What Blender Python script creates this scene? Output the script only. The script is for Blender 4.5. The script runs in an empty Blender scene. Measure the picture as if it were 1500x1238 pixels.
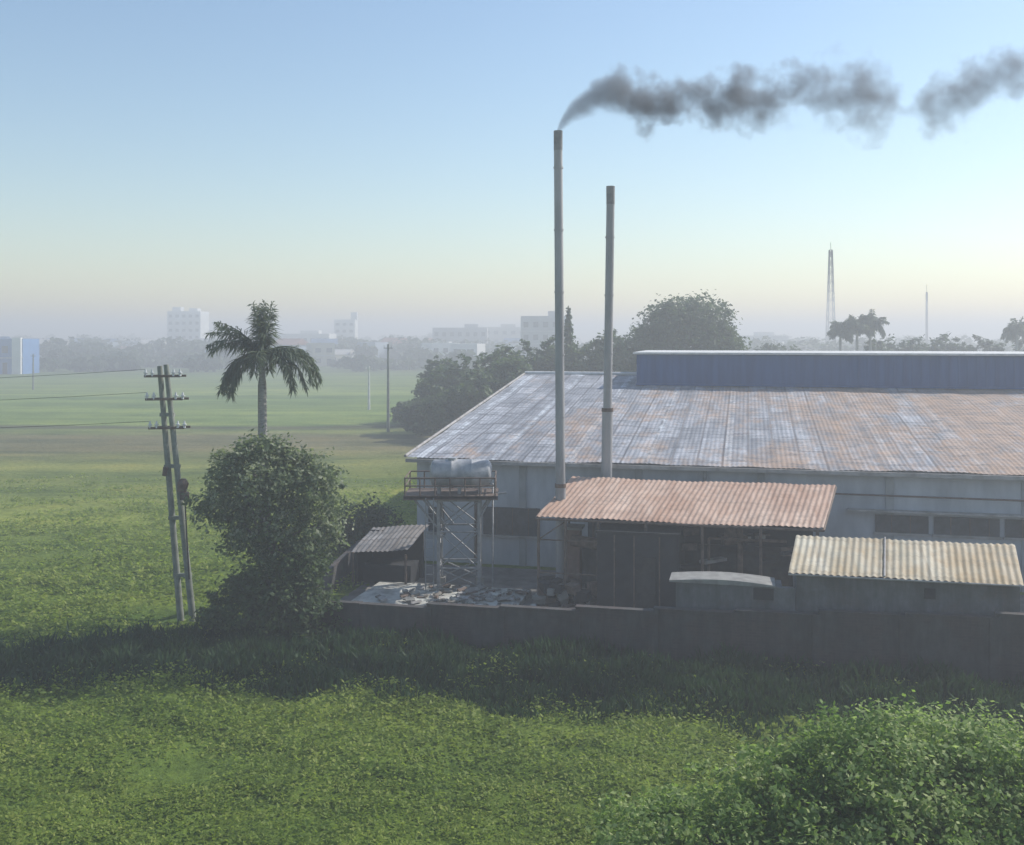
import bpy, math, random
import numpy as np
from mathutils import Vector, Matrix
random.seed(7); rng=np.random.default_rng(7)
scene=bpy.context.scene
R=math.radians
A=R(-13); U=Vector((math.cos(A),math.sin(A),0)); V=Vector((-math.sin(A),math.cos(A),0))

# ---------------------------------------------------------------- materials
def new_mat(name):
    m=bpy.data.materials.new(name); m.use_nodes=True
    nt=m.node_tree
    return m,nt,nt.nodes,nt.links,nt.nodes["Principled BSDF"]
def c4(c): return (c[0],c[1],c[2],1)
def pos_node(N,L,rot=0,scale=(1,1,1)):
    g=N.new('ShaderNodeNewGeometry'); mp=N.new('ShaderNodeMapping')
    mp.inputs['Rotation'].default_value=(0,0,rot)
    m2=N.new('ShaderNodeMapping'); m2.inputs['Scale'].default_value=scale
    L.new(g.outputs['Position'],mp.inputs['Vector']); L.new(mp.outputs[0],m2.inputs['Vector']); return m2.outputs['Vector']
def noise(N,L,vec,scale,detail=5,rough=.6,dist=0):
    n=N.new('ShaderNodeTexNoise'); n.inputs['Scale'].default_value=scale
    n.inputs['Detail'].default_value=detail; n.inputs['Roughness'].default_value=rough
    n.inputs['Distortion'].default_value=dist
    L.new(vec,n.inputs['Vector']); return n.outputs['Fac']
def ramp(N,L,fac,stops,interp='LINEAR'):
    r=N.new('ShaderNodeValToRGB'); r.color_ramp.interpolation=interp
    e=r.color_ramp.elements
    while len(e)<len(stops): e.new(.5)
    for i,(p,c) in enumerate(stops):
        e[i].position=p; e[i].color=c4(c) if not isinstance(c,(int,float)) else (c,c,c,1)
    L.new(fac,r.inputs[0]); return r.outputs[0]
def mix(N,L,fac,a,b,mode='MIX'):
    m=N.new('ShaderNodeMix'); m.data_type='RGBA'; m.blend_type=mode
    for s,v in ((0,fac),(6,a),(7,b)):
        if isinstance(v,(int,float)): m.inputs[s].default_value=v
        elif isinstance(v,tuple): m.inputs[s].default_value=c4(v)
        else: L.new(v,m.inputs[s])
    return m.outputs[2]
def bump(N,L,bs,h,strength=.4,dist=.05):
    b=N.new('ShaderNodeBump'); b.inputs['Strength'].default_value=strength; b.inputs['Distance'].default_value=dist
    L.new(h,b.inputs['Height']); L.new(b.outputs[0],bs.inputs['Normal'])
def mottled(name,a,b,scale=2,rough=.8,metal=0,bs_strength=.3,stretch=(1,1,1),lo=.35,hi=.65):
    m,nt,N,L,bs=new_mat(name)
    v=pos_node(N,L,-A,stretch); f=noise(N,L,v,scale)
    L.new(ramp(N,L,f,[(lo,a),(hi,b)]),bs.inputs['Base Color'])
    bs.inputs['Roughness'].default_value=rough; bs.inputs['Metallic'].default_value=metal
    bump(N,L,bs,f,bs_strength,.03); return m
def leaf_mat(name,a,b,c=None,trans=.35,scale=.8):
    m,nt,N,L,bs=new_mat(name)
    g=N.new('ShaderNodeNewGeometry'); v=pos_node(N,L)
    f=noise(N,L,v,scale,3)
    ad=N.new('ShaderNodeMath'); ad.operation='MULTIPLY_ADD'
    L.new(g.outputs['Random Per Island'],ad.inputs[0]); ad.inputs[1].default_value=.5
    L.new(f,ad.inputs[2])
    st=[(.4,a),(.95,b)] if c is None else [(.4,a),(.8,b),(1.0,c)]
    col=ramp(N,L,ad.outputs[0],st)
    L.new(col,bs.inputs['Base Color']); bs.inputs['Roughness'].default_value=.6
    bs.inputs['Specular IOR Level'].default_value=.25
    t=N.new('ShaderNodeBsdfTranslucent'); L.new(mix(N,L,.5,col,(b[0]*1.8,b[1]*1.9,b[2]*1.1),'MIX'),t.inputs['Color'])
    ms=N.new('ShaderNodeMixShader'); ms.inputs[0].default_value=trans
    L.new(bs.outputs[0],ms.inputs[1]); L.new(t.outputs[0],ms.inputs[2])
    L.new(ms.outputs[0],N['Material Output'].inputs['Surface']); return m

M_leafA=leaf_mat('tree_leaf',(.065,.10,.05),(.14,.18,.085),(.38,.40,.27),trans=.45)
M_leafFar=leaf_mat('far_leaf',(.03,.055,.03),(.06,.09,.045),scale=.1)
M_leafDark=leaf_mat('dark_leaf',(.025,.045,.02),(.055,.09,.03))
M_leafMid=leaf_mat('mid_leaf',(.04,.065,.028),(.08,.12,.042))
M_bush=leaf_mat('bush_leaf',(.08,.15,.032),(.19,.28,.07),(.5,.55,.24),trans=.5,scale=.7)
M_grass=leaf_mat('grass_leaf',(.10,.165,.024),(.20,.26,.045),(.31,.35,.08),trans=.5,scale=.35)
M_reedShade=leaf_mat('reed_leaf_shade_toned',(.018,.042,.018),(.04,.078,.028),trans=.2)  # weed green darkened so the leaf colour carries cast shadow
M_palm=leaf_mat('palm_leaf',(.07,.10,.075),(.12,.15,.095),trans=.35)
M_bark=mottled('bark',(.10,.085,.07),(.2,.18,.15),6)
M_palmbark=mottled('palm_bark',(.2,.19,.17),(.36,.34,.3),5,stretch=(1,1,4))
M_conc=mottled('concrete',(.18,.17,.155),(.3,.29,.26),3)
M_slab=mottled('pale_concrete',(.26,.25,.22),(.55,.54,.48),2.2)
M_concpole=mottled('pole_concrete',(.14,.16,.13),(.25,.26,.22),4)
M_plaster=mottled('shade_plaster',(.25,.26,.26),(.38,.39,.39),1.2,lo=.3,hi=.7)
M_whall=mottled('warehouse_plaster',(.34,.36,.385),(.55,.57,.60),.8,lo=.3,hi=.65,stretch=(1,1,.35))
M_steel=mottled('galvanised_steel',(.2,.2,.2),(.34,.34,.34),6,.55,.3)
M_rusty=mottled('rusty_steel',(.09,.06,.045),(.18,.13,.10),5,.8,.1)
M_mast=mottled('mast_steel',(.10,.10,.11),(.18,.18,.19),2,.7,.1)
M_stack=mottled('stack_steel',(.24,.24,.245),(.40,.39,.385),1.5,.65,.1,stretch=(1,1,.25))
M_soot=mottled('soot',(.012,.012,.012),(.04,.038,.035),4)
M_sootcap=mottled('sooty_steel',(.14,.14,.14),(.26,.255,.25),3)
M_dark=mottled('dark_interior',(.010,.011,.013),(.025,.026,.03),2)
M_glass=mottled('dark_glass',(.03,.035,.04),(.07,.08,.09),3,.3)
M_tank=mottled('tank_steel',(.25,.26,.27),(.48,.47,.47),2.5,.5,.1)
M_trim=mottled('pale_trim',(.5,.5,.48),(.68,.67,.65),2)
M_gable=mottled('old_sheet',(.24,.22,.20),(.42,.40,.38),2)
M_blue=mottled('blue_sheet',(.025,.075,.2),(.045,.115,.28),.8,.6,.1,stretch=(3,1,.3))
M_insul=mottled('porcelain',(.5,.5,.5),(.7,.7,.7),5,.3)
M_redbrick=mottled('red_tile',(.14,.085,.065),(.22,.13,.10),3)

def brick_mat(name,b1,b2,plast,amount):
    m,nt,N,L,bs=new_mat(name)
    g=N.new('ShaderNodeNewGeometry'); mp=N.new('ShaderNodeMapping'); mp.inputs['Rotation'].default_value=(0,0,-A)
    L.new(g.outputs['Position'],mp.inputs[0])
    s=N.new('ShaderNodeSeparateXYZ'); L.new(mp.outputs[0],s.inputs[0])
    cb=N.new('ShaderNodeCombineXYZ'); L.new(s.outputs[0],cb.inputs[0]); L.new(s.outputs[2],cb.inputs[1])
    br=N.new('ShaderNodeTexBrick'); br.inputs['Scale'].default_value=1
    br.inputs['Brick Width'].default_value=.24; br.inputs['Row Height'].default_value=.09; br.inputs['Mortar Size'].default_value=.008
    br.inputs['Color1'].default_value=c4(b1); br.inputs['Color2'].default_value=c4(b2); br.inputs['Mortar'].default_value=tuple(x*1.1 for x in b2)+(1,)
    L.new(cb.outputs[0],br.inputs['Vector'])
    f=noise(N,L,mp.outputs[0],.7,6,.65); msk=ramp(N,L,f,[(amount-.06,0),(amount+.06,1)])
    f2=noise(N,L,mp.outputs[0],3,5); pl=ramp(N,L,f2,[(.3,tuple(x*.6 for x in plast)),(.7,plast)])
    col=mix(N,L,msk,br.outputs['Color'],pl)
    st=pos_node(N,L,-A,(1.5,1,.25)); f3=noise(N,L,st,1.6,6,.7)
    col=mix(N,L,ramp(N,L,f3,[(.42,0),(.65,.75)]),col,(plast[0]*.35,plast[1]*.37,plast[2]*.35))
    L.new(col,bs.inputs['Base Color']); bs.inputs['Roughness'].default_value=.9
    bump(N,L,bs,f2,.5,.03); return m
M_brick=brick_mat('weathered_brick',(.055,.043,.039),(.078,.058,.052),(.085,.08,.075),.5)
M_shedwall=brick_mat('patchy_plaster_wall',(.10,.082,.07),(.13,.105,.09),(.17,.172,.175),.38)

def roof_mat(name,c1,c2,rust,rustlo,rusthi,gradx=None,strip=None,rough=.75,laps=.8,row=2.3,dirt=.55):
    m,nt,N,L,bs=new_mat(name)
    v=pos_node(N,L,-A)
    vs=pos_node(N,L,-A,(1.6,.14,.12)); vs2=pos_node(N,L,-A,(.35,1.4,1)); v3=pos_node(N,L,-A,(1,.5,1))
    f1=noise(N,L,vs,1.6,6,.65); f2=noise(N,L,v3,.22,6,.7); f3=noise(N,L,v3,2.2,6,.75)
    base=ramp(N,L,f1,[(.36,c1),(.62,c2)])
    br=N.new('ShaderNodeTexBrick'); br.inputs['Scale'].default_value=1
    br.inputs['Brick Width'].default_value=1.05; br.inputs['Row Height'].default_value=row; br.inputs['Mortar Size'].default_value=.05
    br.inputs['Color1'].default_value=(.62,.62,.64,1); br.inputs['Color2'].default_value=(1.15,1.15,1.15,1); br.inputs['Mortar'].default_value=(.42,.4,.4,1)
    br.offset=0
    L.new(v,br.inputs['Vector'])
    base=mix(N,L,laps,base,br.outputs['Color'],'MULTIPLY')
    if strip:
        s=N.new('ShaderNodeSeparateXYZ'); L.new(v,s.inputs[0])
        md=N.new('ShaderNodeMath'); md.operation='MODULO'; ad=N.new('ShaderNodeMath'); ad.inputs[1].default_value=100; L.new(s.outputs[0],ad.inputs[0])
        L.new(ad.outputs[0],md.inputs[0]); md.inputs[1].default_value=strip
        lt=N.new('ShaderNodeMath'); lt.operation='LESS_THAN'; L.new(md.outputs[0],lt.inputs[0]); lt.inputs[1].default_value=.3
        k=N.new('ShaderNodeMath'); k.operation='MULTIPLY'; L.new(lt.outputs[0],k.inputs[0]); L.new(ramp(N,L,f3,[(.42,0),(.55,.8)]),k.inputs[1])
        base=mix(N,L,k.outputs[0],base,(.6,.63,.66))
    fr=f2
    if gradx:
        s=N.new('ShaderNodeSeparateXYZ'); L.new(v,s.inputs[0])
        mr=N.new('ShaderNodeMapRange'); L.new(s.outputs[0],mr.inputs[0]); mr.inputs[1].default_value=gradx[0]; mr.inputs[2].default_value=gradx[1]
        mr.inputs[3].default_value=-.1; mr.inputs[4].default_value=.12
        ad=N.new('ShaderNodeMath'); L.new(f2,ad.inputs[0]); L.new(mr.outputs[0],ad.inputs[1]); fr=ad.outputs[0]
    ad2=N.new('ShaderNodeMath'); ad2.operation='MULTIPLY_ADD'; L.new(f3,ad2.inputs[0]); ad2.inputs[1].default_value=.6; L.new(fr,ad2.inputs[2])
    rm=ramp(N,L,ad2.outputs[0],[(rustlo,0),(rusthi,.8)])
    col=mix(N,L,rm,base,mix(N,L,f1,rust,tuple(x*.7 for x in rust)))
    dk=ramp(N,L,noise(N,L,vs2,2.2,7,.8),[(.50,0),(.60,dirt)])
    col=mix(N,L,dk,col,tuple(x*.4 for x in c1))
    dk2=ramp(N,L,noise(N,L,v,.8,6,.7),[(.48,0),(.7,dirt*.8)])
    col=mix(N,L,dk2,col,tuple(x*.55 for x in c1))
    L.new(col,bs.inputs['Base Color']); bs.inputs['Roughness'].default_value=rough; bs.inputs['Specular IOR Level'].default_value=.3
    bump(N,L,bs,f3,.25,.03); return m
M_roofW=roof_mat('old_corrugated_roof',(.26,.27,.295),(.46,.465,.49),(.48,.31,.20),.76,.93,gradx=(-14,10),strip=3.3,dirt=.75,laps=.85)
M_roofO=roof_mat('rusty_corrugated_roof',(.46,.31,.23),(.62,.47,.37),(.38,.20,.12),.66,1.0,laps=.3,dirt=.35)
M_roofY=roof_mat('yellowed_corrugated_roof',(.46,.42,.31),(.62,.57,.45),(.46,.30,.13),.66,.96,laps=.4,dirt=.3)
M_roofG=roof_mat('grey_sheet_roof',(.2,.2,.2),(.35,.34,.33),(.25,.2,.16),.7,1.0)

# ---------------------------------------------------------------- mesh builder
class B:
    def __init__(s): s.v=[];s.f=[];s.m=[];s.mats=[];s.smooth=[]
    def mi(s,mat):
        if mat not in s.mats: s.mats.append(mat)
        return s.mats.index(mat)
    def add(s,vs,fs,mat,smooth=False):
        o=len(s.v); s.v+= [tuple(x) for x in vs]; k=s.mi(mat)
        for f in fs: s.f.append([i+o for i in f]); s.m.append(k); s.smooth.append(smooth)
    def box(s,c,size,mat,rot=0,tilt=None):
        c=Vector(c); hx,hy,hz=[q/2 for q in size]; Rm=Matrix.Rotation(rot,3,'Z')
        if tilt is not None: Rm=Rm@tilt
        vs=[c+Rm@Vector((x*hx,y*hy,z*hz)) for x in(-1,1) for y in(-1,1) for z in(-1,1)]
        s.add(vs,[(0,1,3,2),(4,6,7,5),(0,4,5,1),(2,3,7,6),(0,2,6,4),(1,5,7,3)],mat)
    def ubox(s,o,u0,u1,v0,v1,z0,z1,mat):
        o=Vector(o); vs=[o+U*a+V*b+Vector((0,0,z)) for a in(u0,u1) for b in(v0,v1) for z in(z0,z1)]
        s.add(vs,[(0,1,3,2),(4,6,7,5),(0,4,5,1),(2,3,7,6),(0,2,6,4),(1,5,7,3)],mat)
    def tube(s,pts,rad,mat,seg=10,caps=True):
        pts=[Vector(p) for p in pts]; n=len(pts)
        if not isinstance(rad,(list,tuple)): rad=[rad]*n
        vs=[]
        for i,p in enumerate(pts):
            d=(pts[min(i+1,n-1)]-pts[max(i-1,0)]).normalized()
            a=d.orthogonal().normalized() if abs(d.z)<.9 else d.cross(Vector((0,1,0))).normalized()
            b=d.cross(a)
            for k in range(seg):
                t=2*math.pi*k/seg; vs.append(p+(a*math.cos(t)+b*math.sin(t))*rad[i])
        fs=[(i*seg+k,i*seg+(k+1)%seg,(i+1)*seg+(k+1)%seg,(i+1)*seg+k) for i in range(n-1) for k in range(seg)]
        s.add(vs,fs,mat,True)
        if caps:
            s.add(vs[:seg],[tuple(range(seg))[::-1]],mat); s.add(vs[-seg:],[tuple(range(seg))],mat)
    def corr(s,a,b,c,d,mat,period=.2,amp=.025,seg=6,rows=6,jit=0):
        a,b,c,d=map(Vector,(a,b,c,d)); n=int((b-a).length/period*seg)
        nrm=(b-a).cross(d-a).normalized()
        if nrm.z<0: nrm=-nrm
        vs=[]; fs=[]
        for j in range(rows+1):
            w=j/rows
            for i in range(n+1):
                t=i/n; p=(a.lerp(b,t)).lerp(d.lerp(c,t),w); ln=(b-a).length*t
                h=math.sin(2*math.pi*ln/period)*amp
                if jit: h+=jit*math.sin(ln*.8+j*1.7)*math.sin(j*2.3+ln*.23)+jit*.4*math.sin(ln*3.1+j*.9)
                vs.append(p+nrm*h)
        for j in range(rows):
            for i in range(n): fs.append((j*(n+1)+i,j*(n+1)+i+1,(j+1)*(n+1)+i+1,(j+1)*(n+1)+i))
        s.add(vs,fs,mat,True)
    def make(s,name,parent=None,origin=(0,0,0)):
        o=Vector(origin)
        me=bpy.data.meshes.new(name); me.from_pydata([tuple(Vector(v)-o) for v in s.v],[],s.f)
        for m in s.mats: me.materials.append(m)
        me.polygons.foreach_set('material_index',s.m); me.polygons.foreach_set('use_smooth',s.smooth); me.update()
        ob=bpy.data.objects.new(name,me); scene.collection.objects.link(ob); ob.location=o
        if parent: attach(ob,parent)
        return ob
def empty(name,loc=(0,0,0)):
    e=bpy.data.objects.new(name,None); e.empty_display_size=.5; e.location=loc; scene.collection.objects.link(e); return e
def attach(ob,parent):
    ob.parent=parent; ob.location=Vector(ob.location)-Vector(parent.location)
def quad_object(name,Q,mat,parent=None):
    Q=np.asarray(Q,dtype=np.float32); n=len(Q); me=bpy.data.meshes.new(name)
    me.vertices.add(4*n); me.vertices.foreach_set('co',Q.reshape(-1))
    me.loops.add(4*n); me.loops.foreach_set('vertex_index',np.arange(4*n,dtype=np.int32))
    me.polygons.add(n); me.polygons.foreach_set('loop_start',np.arange(0,4*n,4,dtype=np.int32))
    me.materials.append(mat); me.update(calc_edges=True); me.validate()
    ob=bpy.data.objects.new(name,me); scene.collection.objects.link(ob)
    if parent: attach(ob,parent)
    return ob
def leaf_quads(C,size,up=.3,aspect=.5,outward=None):
    n=len(C); nr=rng.normal(size=(n,3)); nr/=np.linalg.norm(nr,axis=1)[:,None]
    nr[:,2]=np.abs(nr[:,2])
    nr+=np.array([0,0,up])
    if outward is not None: nr+=outward
    nr/=np.linalg.norm(nr,axis=1)[:,None]
    t=np.cross(nr,rng.normal(size=(n,3))); t/=np.linalg.norm(t,axis=1)[:,None]; b=np.cross(nr,t)
    s=(size*(.6+.8*rng.random(n)))[:,None]
    return np.stack([C-t*s*.5,C+b*s*.5*aspect,C+t*s*.5,C-b*s*.5*aspect],axis=1)
def crown(blobs,leaf,nclump,nleaf,clr=.35,up=.3,spread=.65):
    out=[]
    vol=np.array([b[3]*b[4]*b[5] for b in blobs])**(2/3); vol/=vol.sum()
    for b,w in zip(blobs,vol):
        k=max(3,int(nclump*w)); d=rng.normal(size=(k,3)); d/=np.linalg.norm(d,axis=1)[:,None]
        r=(.5+spread*rng.random(k)**.7)[:,None]; cc=np.array(b[:3])+d*r*np.array(b[3:6])
        cs=clr*(.5+rng.random(k))
        P=np.repeat(cc,nleaf,0)+rng.normal(size=(k*nleaf,3))*np.repeat(cs,nleaf)[:,None]*np.array([.6,.6,.42])
        out.append(leaf_quads(P,leaf,up,.55,np.repeat(d,nleaf,0)*.5))
    Q=np.concatenate(out); return Q[Q[:,:,2].min(1)>0.02]
def tree(name,base,blobs,leaf,nclump,nleaf,clr,mat,trunk_r=.15,spread=.65):
    e=empty(name,base)
    b=B(); base=Vector(base); top=max(blobs,key=lambda q:q[2]); 
    b.tube([base,base.lerp(Vector(top[:3]),.45)+Vector((.1,0,0)),Vector(top[:3])],[trunk_r,trunk_r*.7,trunk_r*.3],M_bark)
    st=base.lerp(Vector(top[:3]),.4)
    for q in blobs:
        c=Vector(q[:3]); b.tube([st,st.lerp(c,.5)+Vector((0,0,.2)),c],[trunk_r*.5,trunk_r*.35,trunk_r*.12],M_bark,6)
        for k in range(5):
            d=Vector((random.uniform(-1,1)*q[3],random.uniform(-1,1)*q[4],random.uniform(-.4,1)*q[5]))*.8
            b.tube([c,c+d],[trunk_r*.18,trunk_r*.05],M_bark,5)
    b.make('trunk_and_limbs',e); o=quad_object('crown',crown(blobs,leaf,nclump,nleaf,clr,.3,spread),mat); attach(o,e)
    return e

# ---------------------------------------------------------------- ground
def gh(x,y):
    near=np.clip((60-y)/25,0,1)
    return near*(.12*np.sin(x*.9+np.sin(y*.7)*1.3)*np.sin(y*.8+1.1)+.07*np.sin(x*2.3+y*1.1)*np.sin(y*1.9-x*.6))
WO=Vector((-7.5,34.14,0))
def wall_coords(x,y):
    dx=x-WO.x; dy=y-WO.y
    return dx*U.x+dy*U.y, dx*V.x+dy*V.y
def build_ground():
    xs=np.concatenate([[-6000,-2000,-700,-250,-100,-60],np.arange(-40,40.1,.5),[60,100,250,700,2000,6000]])
    ys=np.concatenate([[-300,-50,0,10],np.arange(14,62,.5),[70,90,120,200,400,900,2500,8000]])
    X,Y=np.meshgrid(xs,ys); u,v=wall_coords(X,Y)
    flat=np.clip((-v-.3)/1.5,0,1); flat=np.where(u<-1,np.maximum(flat,np.clip((-u-1)/2,0,1)),flat)
    Z=gh(X,Y)*flat*((np.abs(X)<39)&(Y>13)&(Y<61))
    n=len(xs); vs=np.stack([X,Y,Z],-1).reshape(-1,3)
    fs=[(j*n+i,j*n+i+1,(j+1)*n+i+1,(j+1)*n+i) for j in range(len(ys)-1) for i in range(n-1)]
    m,nt,N,L,bs=new_mat('field')
    v0=pos_node(N,L); s=N.new('ShaderNodeSeparateXYZ'); L.new(v0,s.inputs[0])
    nz=noise(N,L,pos_node(N,L,0,(.25,1,1)),.06,4); 
    a1=N.new('ShaderNodeMath'); a1.operation='MULTIPLY_ADD'; L.new(nz,a1.inputs[0]); a1.inputs[1].default_value=22; L.new(s.outputs[1],a1.inputs[2])
    a2=N.new('ShaderNodeMath'); a2.operation='DIVIDE'; L.new(a1.outputs[0],a2.inputs[0]); a2.inputs[1].default_value=320
    k=lambda y:(y+11)/320
    g1=(.13,.185,.038);g2=(.21,.255,.06);br=(.18,.165,.09);dk=(.08,.09,.05)
    col=ramp(N,L,a2.outputs[0],[(0,g1),(k(40),g1),(k(55),g2),(k(80),(.2,.225,.07)),(k(89),br),(k(101),br),(k(106),(.18,.22,.07)),(k(112),dk),(k(113.5),dk),(k(117),(.19,.26,.07)),(k(160),(.15,.23,.06)),(k(175),(.2,.27,.085)),(k(240),(.15,.22,.07)),(k(280),(.11,.16,.07))])
    n1=noise(N,L,pos_node(N,L,0,(.5,1,1)),.25,8,.7); n2=noise(N,L,v0,2.5,6,.7)
    n3=noise(N,L,pos_node(N,L,0,(.12,1,1)),.12,6,.7)
    col=mix(N,L,.9,col,ramp(N,L,n1,[(.32,(.45,.55,.42)),(.5,(1,1,1)),(.68,(1.35,1.15,1.0))]),'MULTIPLY')
    col=mix(N,L,.9,col,ramp(N,L,n3,[(.38,(.62,.7,.6)),(.6,(1.2,1.12,1.0))]),'MULTIPLY')
    col=mix(N,L,.8,col,ramp(N,L,n2,[(.3,(.4,.45,.35)),(.6,(1.15,1.15,1.1))]),'MULTIPLY')
    L.new(col,bs.inputs['Base Color']); bs.inputs['Roughness'].default_value=.95; bs.inputs['Specular IOR Level'].default_value=.1
    bump(N,L,bs,n2,.8,.2)
    me=bpy.data.meshes.new('ground'); me.from_pydata(vs.tolist(),[],fs); me.materials.append(m)
    me.polygons.foreach_set('use_smooth',[True]*len(fs)); me.update()
    ob=bpy.data.objects.new('ground',me); scene.collection.objects.link(ob)
build_ground()
b=B(); b.add([WO+U*u+V*v+Vector((0,0,.03)) for u,v in ((0,.1),(60,.1),(60,11),(0,11))],[(0,1,2,3)],mottled('yard_dirt',(.08,.075,.065),(.2,.185,.17),.9,.9)); b.make('yard_pavement')

def in_comp(x,y):
    u,v=wall_coords(x,y); return (u>-.4)&(v>-.15)
def grass():
    n=32000
    y=17+ (rng.random(n)**1.8)*58; x=(rng.random(n)*2-1)*(.52*y+5)
    pat=.5+.5*np.sin(x*.7+2*np.sin(y*.5))*np.sin(y*.9+np.sin(x*.6)*2)
    bare=np.sin(x*.55+1.3*np.sin(y*.43+2))*np.sin(y*.61+1.1*np.sin(x*.37))
    keep=(~in_comp(x,y))&(rng.random(n)<np.clip((75-y)/38,0,1))&(rng.random(n)<np.clip(1.1-.9*np.clip(bare-.3,0,1)*2,.12,1))
    x=x[keep]; y=y[keep]; pat=pat[keep]; n=len(x)
    sc=np.clip(y/26,.8,1.7)
    fall=np.clip((75-y)/45,.15,1)
    k=12; r=.22*sc*(.5+1.0*rng.random(n))
    cx=np.repeat(x,k);cy=np.repeat(y,k);rr=np.repeat(r,k);pp=np.repeat(pat,k);ff=np.repeat(fall,k)
    ox=rng.normal(size=n*k)*rr;oy=rng.normal(size=n*k)*rr
    d2=(ox**2+oy**2)/(rr**2)
    z=gh(cx+ox,cy+oy)+ff*np.exp(-d2*.7)*rr*(.3+1.4*pp)*(.4+.8*rng.random(n*k))+.02
    C=np.stack([cx+ox,cy+oy,z],1)
    return leaf_quads(C,.115*np.repeat(sc,k),.7,.5)
def blades(x,y,h,w,z0=None):
    n=len(x); a=rng.random(n)*math.pi*2; lean=rng.normal(size=(n,2))*.25*h[:,None]
    z=gh(x,y) if z0 is None else z0
    p=np.stack([x,y,z],1); wv=np.stack([np.cos(a)*w,np.sin(a)*w,np.zeros(n)],1)
    tip=p+np.stack([lean[:,0],lean[:,1],h],1); midp=p+np.stack([lean[:,0]*.3,lean[:,1]*.3,h*.6],1)
    return np.stack([p-wv*.3,midp-wv*.5,tip,midp+wv*.5],1)
def reeds_shade_toned():
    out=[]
    n=36000; u=rng.random(n)*40-2; v=-(rng.random(n)**.9)*5.6-.1  # weeds along the wall, strip widened and dark to fill its shadow band
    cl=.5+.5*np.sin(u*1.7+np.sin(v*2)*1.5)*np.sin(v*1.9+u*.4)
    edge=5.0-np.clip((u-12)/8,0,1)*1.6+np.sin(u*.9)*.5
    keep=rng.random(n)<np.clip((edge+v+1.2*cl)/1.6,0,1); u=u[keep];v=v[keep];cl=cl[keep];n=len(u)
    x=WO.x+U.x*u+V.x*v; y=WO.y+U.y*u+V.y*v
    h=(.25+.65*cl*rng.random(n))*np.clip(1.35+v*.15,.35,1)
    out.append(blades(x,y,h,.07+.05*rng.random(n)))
    n=9000; t=rng.random(n); x=-7+t*-11+rng.normal(size=n)*.3; y=33.0-t*3.4+rng.normal(size=n)*1.0  # dark weeds added along the tree's shadow to deepen it
    out.append(blades(x,y,.2+.5*rng.random(n)*(.4+.6*np.abs(np.sin(x*2))),.07+.05*rng.random(n)))
    C=np.stack([x,y,gh(x,y)+.3*rng.random(n)],1); out.append(leaf_quads(C,.2,.3,.6))
    return np.concatenate(out)
quad_object('grass',grass(),M_grass)
quad_object('weeds_shade_toned',reeds_shade_toned(),M_reedShade)

# ---------------------------------------------------------------- warehouse
WC=Vector((-4.65,45,0)); EAVE=4.6; HALF=24.8; RISE=2.73; LEN=60
wh=empty('warehouse',WC)
b=B(); b.ubox(WC,.35,LEN,.45,HALF*2-.45,0,EAVE-.05,M_whall)
gp=[WC+U*.35+V*q for q in(.45,HALF,HALF*2-.45)]
b.add([gp[0]+Vector((0,0,EAVE-.05)),gp[2]+Vector((0,0,EAVE-.05)),gp[1]+Vector((0,0,EAVE+RISE-.1))],[(0,1,2)],M_whall)
for q in np.arange(5,LEN,5): b.ubox(WC,q,q+.3,.37,.45,0,EAVE-.1,M_plaster)
b.make('walls',wh)
b=B()
Z=Vector((0,0,1))
b.corr(WC+Z*EAVE,WC+U*LEN+Z*EAVE,WC+U*LEN+V*HALF+Z*(EAVE+RISE),WC+V*HALF+Z*(EAVE+RISE),M_roofW,.2,.011,4,24,jit=.035)
b.corr(WC+V*2*HALF+Z*EAVE,WC+U*LEN+V*2*HALF+Z*EAVE,WC+U*LEN+V*HALF+Z*(EAVE+RISE),WC+V*HALF+Z*(EAVE+RISE),M_roofW,.3,.02,4,4)
b.make('roof',wh)
b=B()
b.ubox(WC,0,LEN,-.12,.02,EAVE-.2,EAVE-.05,M_gable)
a0=WC+Z*(EAVE+.06)-U*.05; a1=WC+V*HALF+Z*(EAVE+RISE+.06)-U*.05
b.tube([a0,a1],.07,M_gable,6)
b.tube([a1,WC+V*HALF+U*LEN+Z*(EAVE+RISE+.06)],.14,M_trim,6)
b.make('trim',wh)
b=B()
for u0,u1,z0,z1 in ((3.4,5.9,1.3,2.5),(.9,1.6,1.3,2.4),(16.6,17.4,2.3,2.9),(19.6,21.6,2.1,2.8),(21.8,24.2,2.1,2.8),(24.4,30,2.1,2.8),(8,9,1,2.4),(11,12.5,1,2.4)):
    b.ubox(WC,u0,u1,.36,.45,z0,z1,M_glass)
    b.ubox(WC,u0-.06,u1+.06,.32,.45,z0-.1,z0,M_gable)
    for q in np.arange(u0+.6,u1-.2,.7): b.ubox(WC,q,q+.03,.34,.45,z0,z1,M_rusty)
b.ubox(WC,18.5,LEN,.0,.36,2.95,3.02,M_gable)
b.make('windows',wh)
b=B()
b.tube([WC+U*12.9+V*.2+Z*4.4,WC+U*12.9+V*.2+Z*.2],.08,M_steel,8); b.tube([WC+U*3.1+V*.25+Z*4.4,WC+U*3.1+V*.25+Z*.2],.07,M_rusty,8)
b.tube([WC+U*18+V*.2+Z*3.6,WC+U*45+V*.2+Z*3.5],.04,M_rusty,6)
b.make('pipes',wh)
b=B()
mo=WC+V*20.8
b.ubox(mo,7.9,LEN,0,8,6.0,8.75,M_blue)
for q in np.arange(7.9,LEN,.5): b.ubox(mo,q+.1,q+.18,-.05,0,6.95,8.7,M_blue)
b.ubox(mo,7.7,LEN,-.3,8.3,8.78,8.9,M_trim)
b.ubox(mo,7.9,LEN,-.5,0,6.88,6.99,M_blue)
b.make('roof_monitor',wh)

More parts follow.
